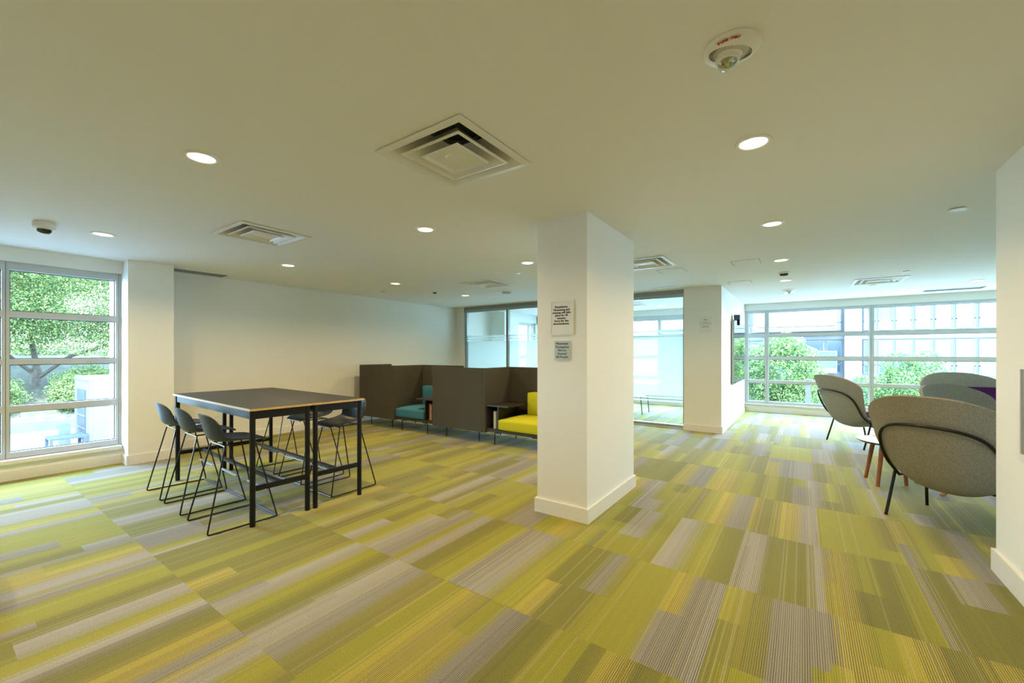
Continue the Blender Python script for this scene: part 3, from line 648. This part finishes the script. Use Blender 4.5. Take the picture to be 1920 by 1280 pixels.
def booth(x0, x1, fabric, back, side, label, left=True, right=False, shelf='L', facing=1):
    """facing=1 opens towards -y (front y=0, back y=.80)."""
    xc = (x0+x1)/2; hw_ = (x1-x0)/2
    t = thing('sofa_booth', label, 'sofa booth', (xc, 5.35 if facing > 0 else 6.15, 0), 0 if facing > 0 else math.pi, 'row of high sided sofa booths')
    th = .045; z0, z1 = .185, 1.245; dep = .80
    box('back_panel', -hw_, hw_, dep-th, dep, z0, z1, 'felt', t, bevel=.012)
    if left: box('side_panel', -hw_-th*.0, -hw_+th, 0, dep-th-.003, z0, z1, 'felt', t, bevel=.012)
    if right: box('side_panel', hw_-th, hw_, 0, dep-th-.003, z0, z1, 'felt', t, bevel=.012)
    a = -hw_ + (th if left else .0)+.005; b_ = hw_ - (th if right else 0)-.005
    box('base', a, b_, .03, dep-th-.01, .205, .245, 'darklam', t, bevel=.004)
    for lx in (a+.17, b_-.17):
        for ly, sg in ((.05, 1), (dep-.14, -1)):
            tubes('leg', [(fillet([(lx, ly, 0), (lx, ly, .195), (lx+(.13 if lx < 0 else -.13), ly, .197)], .02), .009)], 'steelblack', t)
    sw = .24
    if shelf == 'L': s0, s1, c0, c1 = a, a+sw, a+sw+.005, b_
    else: s0, s1, c0, c1 = b_-sw, b_, a, b_-sw-.005
    sh = boxes('shelf_box', [(s0, s0+.018, .05, .62, .245, .62), (s1-.018, s1, .05, .62, .245, .62), (s0+.018, s1-.018, .602, .62, .245, .62), (s0+.018, s1-.018, .05, .602, .245, .257)], 'darklam', t, bevel=.002)
    tw = .45
    if shelf == 'L': box('side_table', s0, s0+tw, .03, .68, .62, .645, 'darklam', t, bevel=.006)
    else: box('side_table', s1-tw, s1, .03, .68, .62, .645, 'darklam', t, bevel=.006)
    cushion('seat_cushion', c0, c1, .02, dep-th-.02, .245, .425, fabric, t, puff=.03)
    bc0 = c0 + (.2 if shelf == 'L' else .14); bc1 = c1 - (.05 if shelf == 'L' else .10)
    cushion('back_cushion', bc0, bc1, dep-th-.17, dep-th-.005, .43, .83, fabric, t, puff=.025, bev=.03)
    return t
booth(-7.66, -6.60, 'yellow', 1, 1, 'brown grey booth seen from behind beside the lounge wall, leftmost', left=False, right=True, shelf='L', facing=-1)
booth(-6.595, -5.50, 'teal', 1, 1, 'booth with teal seat cushions opening toward the room', left=True, right=False, shelf='R')
booth(-5.495, -4.34, 'teal', 1, 1, 'brown grey booth seen from behind between the teal and yellow seats', left=False, right=True, shelf='L', facing=-1)
booth(-4.335, -3.05, 'yellow', 1, 1, 'booth with yellow seat cushions partly behind the pillar', left=True, right=True, shelf='L')
def book(loc, w_, d_, h_, m, label, group):
    t = thing('book', label, 'book', loc, 0, group)
    boxes('cover', [(0, .003, 0, d_, 0, h_), (w_-.003, w_, 0, d_, 0, h_), (0, w_, 0, .003, 0, h_)], m, t); box('pages', .003, w_-.003, .004, d_-.004, .003, h_-.004, 'paper', t)
g = 'books in the booth shelves'
book((-4.165, 5.43, .2575), .032, .2, .28, 'book_white', 'thick cream book in the shelf beside the yellow seat', g)
book((-4.132, 5.43, .2575), .018, .2, .27, 'paper', 'thin white book at the right of the shelf beside the yellow seat', g)
book((-5.665, 5.43, .2575), .035, .2, .30, 'book_red', 'orange red book in the shelf beside the teal seat', g)
book((-5.628, 5.43, .2575), .025, .2, .28, 'book_white', 'cream book in the shelf beside the teal seat', g)

# ------------------------------------------------------------------ lounge chairs
def lounge(label, group, legs='metal', sc_=1.0, w_=1.0, pad=.62):
    t = thing('lounge_chair', label, 'armchair', (0,0,0), 0, group)
    P_ = [(y, z, w, cy/(w/.48)**2.4, cz/(w/.48)**2.4) for y, z, w, cy, cz in [(.47, .42, .20, 0, .004), (.455, .41, .28, 0, .018), (.42, .39, .33, 0, .045), (.33, .37, .35, 0, .09), (.15, .335, .36, 0, .13), (-.05, .305, .36, .01, .16), (-.22, .30, .365, .04, .16), (-.36, .355, .385, .09, .135), (-.45, .49, .415, .13, .09)]]
    for z in (.66, .78, .86, .92, .97, 1.01, 1.045, 1.075, 1.098, 1.115, 1.127, 1.135, 1.139):
        t_ = max(0, (z-.88)/.2595); w = (.445+(z-.66)*.12)*(1-t_**2.8)**(1/3)
        P_.append((-.515-(z-.66)*.30-(z-.66)**2*.05, z, w, .18, .05-(z-.66)*.22))
    P_ = [(y*sc_, z*sc_, w*w_, cy*sc_, cz*sc_) for y, z, w, cy, cz in P_]
    shell('shell', P_, 'grey', t, nu=30, nv=84, thick=.028, power=2.4, wr=.48*w_)
    shell('seat_pad', P_, 'purple', t, nu=20, nv=36, thick=.05, v0=.02, v1=pad, wscale=.86, lift=.028, power=2.4, wr=.48*w_)
    if legs == 'metal':
        r = .013
        def on(v, u):     # point on the outer skin
            y, z, w, cy, cz = catmull(P_, v); a = (abs(u)*w/.48)**2.4
            return Vector((u*w, y+cy*a-.014, z+cz*a-.004))
        path = [(-.37, -.16, .36)] + [on(v, u) + Vector((0, -.012, 0)) for v, u in ((0.36,-0.93), (0.41,-0.885), (0.455,-0.82), (0.495,-0.72), (0.527,-0.58), (0.545,-0.42), (0.555,-0.22), (0.558,0), (0.555,0.22), (0.545,0.42), (0.527,0.58), (0.495,0.72), (0.455,0.82), (0.41,0.885), (0.36,0.93))] + [(.37, -.16, .36)]
        tubes('back_frame', [(fillet(path, .06, 4), r)], 'rod', t, n=10)
        tubes('leg', [([(-.39, -.33, 0), (-.375, -.19, .47)], r)], 'rod', t, n=10); tubes('leg', [([(.39, -.33, 0), (.375, -.19, .47)], r)], 'rod', t, n=10)
        tubes('leg', [([(-.38, .33, 0), (-.35, .24, .36)], r)], 'rod', t, n=10); tubes('leg', [([(.38, .33, 0), (.35, .24, .36)], r)], 'rod', t, n=10)
        tubes('under_frame', [([(-.37, -.16, .36), (-.35, .24, .36)], r), ([(.37, -.16, .36), (.35, .24, .36)], r), ([(-.35, .22, .27), (.35, .22, .27)], r)], 'rod', t, n=8)
    else:
        for sx in (-1, 1):
            for sy in (-1, 1):
                tubes('leg', [([(sx*.46*w_, sy*.30, 0), (sx*.24*w_, sy*.20, .32)], [.020, .034])], 'oak', t, n=10)
        boxes('under_frame', [(-.26*w_, .26*w_, -.22, -.18, .24, .28), (-.26*w_, .26*w_, .18, .22, .26, .30)], 'oak', t, bevel=.004)
    return t
def face(dx, dy): return math.atan2(dy, dx) - math.pi/2
gl = 'grey felt lounge chairs by the right windows'
a = lounge('large grey felt lounge chair with black tube frame in front, seen from behind', gl); a.location = (.815+.33*.0+.275, 5.428-.20, 0); a.rotation_euler = (0, 0, face(.55, .835))
a.location = (.633+.39*.835+.33*.55, 5.153-.39*.55+.33*.835, 0)
b = dup(a, (.34+.39*.552+.33*.834, 8.99-.39*.834+.33*.552, 0), face(.834, .552), 'grey felt lounge chair standing alone near the window, seen from behind left')
c = lounge('tan grey lounge chair directly behind the front lounge chair, only its wide back showing', gl, 'wood', .99, 1.32, .40); c.location = (1.80, 6.46, 0); c.rotation_euler = (0, 0, face(.80, -.6))
d = lounge('grey lounge chair with purple seat, farthest right beside the right wall', gl, 'wood', 1.03, 1.32, .56); d.location = (2.30, 9.05, 0); d.rotation_euler = (0, 0, face(.5, -.85))

# coffee table
t = thing('coffee_table', 'small round coffee table with reddish wooden legs between the lounge chairs', 'table', (.86, 6.42, 0))
bm = bmesh.new(); lathe(bm, [(0, .487), (.33, .487), (.335, .49)], 48); finish(bm, 'tabletop', 'palelam', t, smooth=True)
bm = bmesh.new(); lathe(bm, [(.335, .49), (.335, .480), (.31, .465), (0, .465)], 48); finish(bm, 'edge_band', 'maroon', t, smooth=True)
for ax, ay in ((-.24, .11), (-.17, -.24), (.10, -.02), (.22, .2)):
    tubes('leg', [([(ax, ay, 0), (ax*.72, ay*.72, .465)], [.017, .024])], 'walnut', t, n=12)

# pale footstool at the left edge of the picture
t = thing('foot_bench', 'corner of a low pale bench with wooden base at the left picture edge', 'bench', (-4.03, .105, 0))
box('base', -.26, .26, -.16, .16, 0, .115, 'oak', t, bevel=.02); cushion('cushion', -.27, .27, -.17, .17, .115, .2, 'plastic', t, puff=.01, bev=.03)

# inside the meeting room: a desk seen through the glass
t = thing('meeting_table', 'low thin legged table behind the glass partition', 'table', (-3.9, 10.35, 0))
box('tabletop', -.8, .72, -.32, .32, .425, .445, 'darklam', t, bevel=.004)
for x in (-.7, .66):
    for y in (-.27, .27):
        tubes('leg', [([(x+.05, y, 0), (x+.01, y, .425)], .010)], 'steelblack', t)
for x, y, l in ((-5.2, 10.3, 'left half'), (-3.1, 11.3, 'window side')): downlight(x, y, 'inside the meeting room, ' + l)

# ------------------------------------------------------------------ outside
GZ = -3.0
def cloud(name, blobs, n, size, m, parent, flat=.7, seed=1):
    rng = np.random.default_rng(seed); V = []; tot = sum(b[3]*b[4]*b[5] for b in blobs)
    pts = []
    for cx, cy, cz, rx, ry, rz_ in blobs:
        k = max(60, int(n*rx*ry*rz_/tot)); d = rng.normal(size=(k, 3)); d /= np.linalg.norm(d, axis=1)[:, None]; r = rng.uniform(.35, 1, k)**.45
        wob = 1 + .18*np.sin(d[:, 0]*7+cx) * np.cos(d[:, 2]*6+cy)
        pts.append(np.stack([cx+d[:, 0]*rx*r*wob, cy+d[:, 1]*ry*r*wob, cz+d[:, 2]*rz_*r*wob], 1))
    Pn = np.concatenate(pts); k = len(Pn)
    u = rng.normal(size=(k, 3)); u /= np.linalg.norm(u, axis=1)[:, None]; w_ = rng.normal(size=(k, 3)); v = np.cross(u, w_); v /= np.linalg.norm(v, axis=1)[:, None]
    s = rng.uniform(.6, 1.3, k)[:, None]*size
    verts = np.stack([Pn-u*s, Pn+v*s*.55-u*s*.1, Pn+u*s, Pn-v*s*.55-u*s*.1], 1).reshape(-1, 3)
    me = bpy.data.meshes.new(name); me.vertices.add(k*4); me.vertices.foreach_set('co', verts.ravel().astype(np.float32))
    me.loops.add(k*4); me.loops.foreach_set('vertex_index', np.arange(k*4, dtype=np.int32)); me.polygons.add(k)
    me.polygons.foreach_set('loop_start', np.arange(0, k*4, 4, dtype=np.int32)); me.polygons.foreach_set('loop_total', np.full(k, 4, dtype=np.int32))
    me.update(); me.validate(); me.materials.append(M[m]); o = link(name, me, parent); o['kind'] = 'stuff'; return o
def tree(name, label, base, trunk, blobs, n, size, m='leaf', seed=1, tr=.25, group=None):
    t = thing(name, label, 'tree' if 'tree' in name else 'shrub' if 'shrub' in name else 'hedge', base, 0, group)
    tb = bmesh.new()
    for pts in trunk:
        k = len(pts); tube(tb, fillet(pts, .3, 3), [tr*(1-.6*i/(len(fillet(pts,.3,3))-1)) for i in range(len(fillet(pts, .3, 3)))] if pts is trunk[0] else tr*.4, 8)
    if trunk: finish(tb, 'trunk', 'bark', t, smooth=True)
    cloud('foliage', blobs, n, size, m, t, seed=seed); return t
struct(box('ground', -9, 40, -40, 60, GZ-.3, GZ, 'paving'))
struct(box('road', -70, -9, -40, 60, GZ-.3, GZ, 'road'))
# left view
b_ = thing('retaining_wall', 'low pale concrete wall at the foot of the bank outside the left window', 'wall', (-36, 4, GZ)); b_['kind'] = 'structure'
boxes('wall_block', [(-.2, .2, -14, 1.6, 0, .55)], 'concrete', b_, bevel=.03)
bm = bmesh.new()
vs = [bm.verts.new(p) for p in ((-36.2,-14,GZ), (-36.2,18,GZ), (-44,18,1.0), (-44,-14,1.0), (-60,-14,2.0), (-60,18,2.0))]
bm.faces.new((vs[0],vs[1],vs[2],vs[3])); bm.faces.new((vs[3],vs[2],vs[5],vs[4])); struct(finish(bm, 'grass_bank', 'earth'))
tree('broadleaf_tree', 'big spreading tree filling the view of the left window', (-41, 4.4, -1.4),
     [[(0,0,0), (0,.1,2), (.3,-.3,4.5)], [(0,.1,1.2), (1.5,1.4,2.7), (2.5,3,3.4)], [(0,0,1.5), (.8,-1.6,3.2), (1.5,-3,4)]],
     [(1.5,-3,7,4.5,4.5,3.6), (2.5,2.2,6.8,4,4.6,3.4), (3.5,-5,4.6,3,3,2.2), (3.6,4.5,4.8,2.6,3.4,2.0), (1.8,-1.2,4.4,3,2.6,1.3), (5,1,9.5,4,6,3), (4,-4,3.4,1.6,3.2,1.1), (4.2,3,3.3,1.5,2.6,.8)], 210000, .06, 'leaf', 3, .30)
for k, (x, y, z, rx, ry, rz_, l) in enumerate([(-38.4,-3.0,-1.3,1.5,2.0,1.3,'low'), (-38.4,1.9,-1.1,1.5,1.9,1.5,'rounded'), (-38.6,6.5,-.8,1.4,1.8,1.4,'bright'), (-40.5,11.2,.2,1.6,2.2,1.4,'dense')]):
    tree('bank_shrub', l + ' green shrub on the bank, ' + ('leftmost of the row outside the left window', 'under the tree trunk outside the left window', 'between the tree trunk and the white box trailer', 'behind the roof of the white box trailer')[k], (x, y, z), [], [(0,0,0,rx,ry,rz_), (.6,-.6,-.5,rx*.8,ry*.7,rz_*.7)], 26000, .055, 'leaf', 10+k, group='shrubs on the bank')
t = thing('white_trailer', 'white box trailer with dark open doorway outside the left window', 'trailer', (-26.7, 4.54, GZ))
box('body', -3.1, 0, 0, 6, .35, 3.36, 'trailer', t, bevel=.04)
boxes('corner_post', [(-.08, .02, -.02, .08, .3, 3.38), (-3.12, -3.0, -.02, .08, .3, 3.38), (-3.1, 0, -.03, .05, 3.2, 3.38)], 'trailer', t, bevel=.01)
box('doorway', -2.55, -.85, -.03, -.005, .4, 2.75, 'bluegrey', t)
for z in (.9, 1.5, 2.1): box('shelf', -2.5, -.9, -.05, -.03, z, z+.05, 'trailer', t)
boxes('wheel_skirt', [(-2.9, -.2, .2, 5.8, 0, .35)], 'bluegrey', t)
t = thing('steel_platform', 'grey blue steel step platform in front of the trailer doorway', 'platform', (-26.9, 3.7, GZ))
box('deck', -.6, .6, -.45, .7, .72, .8, 'bluegrey', t); 
for sx in (-.55, .55):
    for sy in (-.4, .62): box('leg', sx-.05, sx+.05, sy-.05, sy+.05, 0, .72, 'bluegrey', t)
t = thing('meter_box', 'small grey green utility box beside the trailer doorway', 'utility box', (-28.5, 3.95, GZ)); box('body', -.3, .3, -.2, .2, .2, 1.15, 'paleglass', t, bevel=.02); box('plinth', -.32, .32, -.22, .22, 0, .2, 'concrete', t)
tree('flowering_shrub', 'shrub with pale leaves close outside at the lower right of the left window', (-22.3, 4.75, -2.55), [], [(0,0,.15,.9,.75,.65), (.3,.9,.5,.9,.9,.7)], 2600, .09, 'leaf2', 21)

tree('tall_hedge', 'continuous tall green hedge behind the bank outside the left window', (-50, 4, -.5), [], [(0,-9,4,2.5,6,6), (0,-2,5,2.5,6,7), (0,5,4.5,2.5,6,6.5), (0,12,5,2.5,6,7)], 110000, .09, 'leaf', 8)
# right view: apartment building
YB = 34.0
bld = thing('apartment_building', 'white apartment building with glazed bays and balconies across the street', 'building', (0, YB, GZ))
box('wall', -9.2, 16, 0, 6, 0, 8.1, 'facade', bld)
lev = [(.2, 'g'), (2.9, 'a'), (5.6, 'b')]
cols = [-9.1, -8.0, -6.2, -4.6, -3.0, -1.55, -.1, 1.2, 2.12, 3.05, 3.75, 4.55, 5.4, 6.25, 7.1, 8.0, 8.9, 10.4, 12, 13.6, 15.2]
rng = random.Random(5)
for li, (z, _) in enumerate(lev):
    for ci, (a0, a1) in enumerate(zip(cols, cols[1:])):
        if abs(a0-2.12) < .01: continue
        m_ = 'blueglass' if -4.7 < a0 < 2 else rng.choice(['paleglass', 'paleglass', 'blueglass'])
        if li == 2 and abs(a0-3.75) < .01: m_ = 'orange'
        f_ = boxes('window', [(a0+.07, a1-.07, -.06, -.02, z+.30, z+.36), (a0+.07, a0+.12, -.06, -.02, z+.36, z+2.3), (a1-.12, a1-.07, -.06, -.02, z+.36, z+2.3), (a0+.07, a1-.07, -.06, -.02, z+2.3, z+2.36), (a0+.07, a1-.07, -.06, -.02, z+.82, z+.88)], 'facade', bld)
        box('pane', a0+.12, a1-.12, -.03, -.01, z+.36, z+.82, 'blueglass', f_); box('pane', a0+.12, a1-.12, -.03, -.01, z+.88, z+2.3, m_, f_)
for z in (0, 2.6, 5.35, 7.95): box('floor_band', -9.2, 16, -.10, 0, z, z+.22, 'facade', bld)
box('column', 2.16, 3.0, -.5, .1, 0, 8.1, 'facade', bld, bevel=.02)
for x0, x1, z in ((-2.7, 1.75, 5.9), (-.15, 1.75, 3.25), (-9.2, -6.3, 5.9)):
    bb = box('balcony', x0, x1, -1.25, 0, z-.02, z+.26, 'facade', bld, bevel=.02)
    box('railing_glass', x0+.04, x1-.04, -1.22, -1.2, z+.3, z+1.28, 'paleglass', bb)
    box('handrail', x0, x1, -1.24, -1.17, z+1.28, z+1.36, 'facade', bb)
    n_ = max(2, int((x1-x0)/.95))
    for k in range(n_+1):
        xx = x0+.03+(x1-x0-.06)*k/n_; box('baluster', xx-.03, xx+.03, -1.24, -1.18, z+.26, z+1.3, 'facade', bb)
box('roof_overhang', -9.4, 16.2, -.6, 6, 8.1, 8.35, 'facade', bld)
T2 = 'street trees outside the right windows'
tree('street_tree', 'dense green street tree at the left of the right hand windows', (-.9, 20, GZ), [[(0,0,0), (0,0,2.2), (.1,0,3.6)]], [(0,0,3.7,1.55,1.4,1.35), (-.9,.2,2.7,1.4,1.3,1.1), (.6,-.2,2.5,1.3,1.2,1.0), (.2,0,4.6,.9,.9,.7)], 52000, .045, 'leaf2', 31, .13, T2)
tree('street_tree', 'leafy street tree low behind the lounge chairs at centre right', (3.1, 20.4, GZ), [[(0,0,0), (0,0,2.2), (.1,0,3.4)]], [(-.95,0,2.9,.9,1,.8), (0,0,3.1,1.0,1.2,.95), (.95,.2,3.0,.85,1,.85), (-.35,0,4.1,.4,.5,.5), (.45,0,4.2,.5,.5,.4)], 28000, .042, 'leaf2', 32, .11, T2)
tree('street_tree', 'thin topped street tree beside the right wall edge', (6.6, 20, GZ), [[(0,0,0), (0,0,2.0), (.1,0,3.6)]], [(-.5,0,3.0,1.0,1.2,.95), (.7,0,3.2,1.1,1.2,.9), (-.6,0,4.1,.7,.4,.4)], 26000, .042, 'leaf2', 33, .11, T2)
tree('street_tree', 'pale street tree half visible above the meeting room film', (-10, 21, GZ), [[(0,0,0), (0,0,2.6)]], [(0,0,4.0,1.8,1.4,1.3)], 10000, .06, 'leaf2', 34, .12, T2)
t = thing('white_post', 'white square post outside the right window below the tree', 'post', (.12, 13.9, GZ)); box('shaft', -.06, .06, -.06, .06, 0, 3.75, 'facade', t, bevel=.006); box('cap', -.075, .075, -.075, .075, 3.75, 3.78, 'facade', t)

# daylight portals sit in the window openings (they only steer sky sampling)
def portal(loc, rot, sx, sy):
    l = bpy.data.lights.new('window_portal', 'AREA'); l.shape = 'RECTANGLE'; l.size = sx*S; l.size_y = sy*S; l.cycles.is_portal = True
    o = bpy.data.objects.new('window_portal', l); C.objects.link(o); o.location = loc; o.rotation_euler = rot
portal((-7.98, .6, 1.4), (0, R(-90), 0), 2.4, 2.1)
portal((2.2, 12.62, 1.38), (R(-90), 0, 0), 6.9, 2.5)
portal((-4.2, 12.62, 1.38), (R(-90), 0, 0), 5.4, 2.5)
portal((-7.65, 11.5, 1.38), (0, R(-90), 0), 2.3, 1.1)

# ------------------------------------------------------------------ bring everything from tile units to metres
for me in bpy.data.meshes: me.transform(Matrix.Scale(S, 4)); me.update()
for o in sc.objects:
    if o.type in ('MESH', 'EMPTY', 'LIGHT'): o.location = Vector(o.location)*S
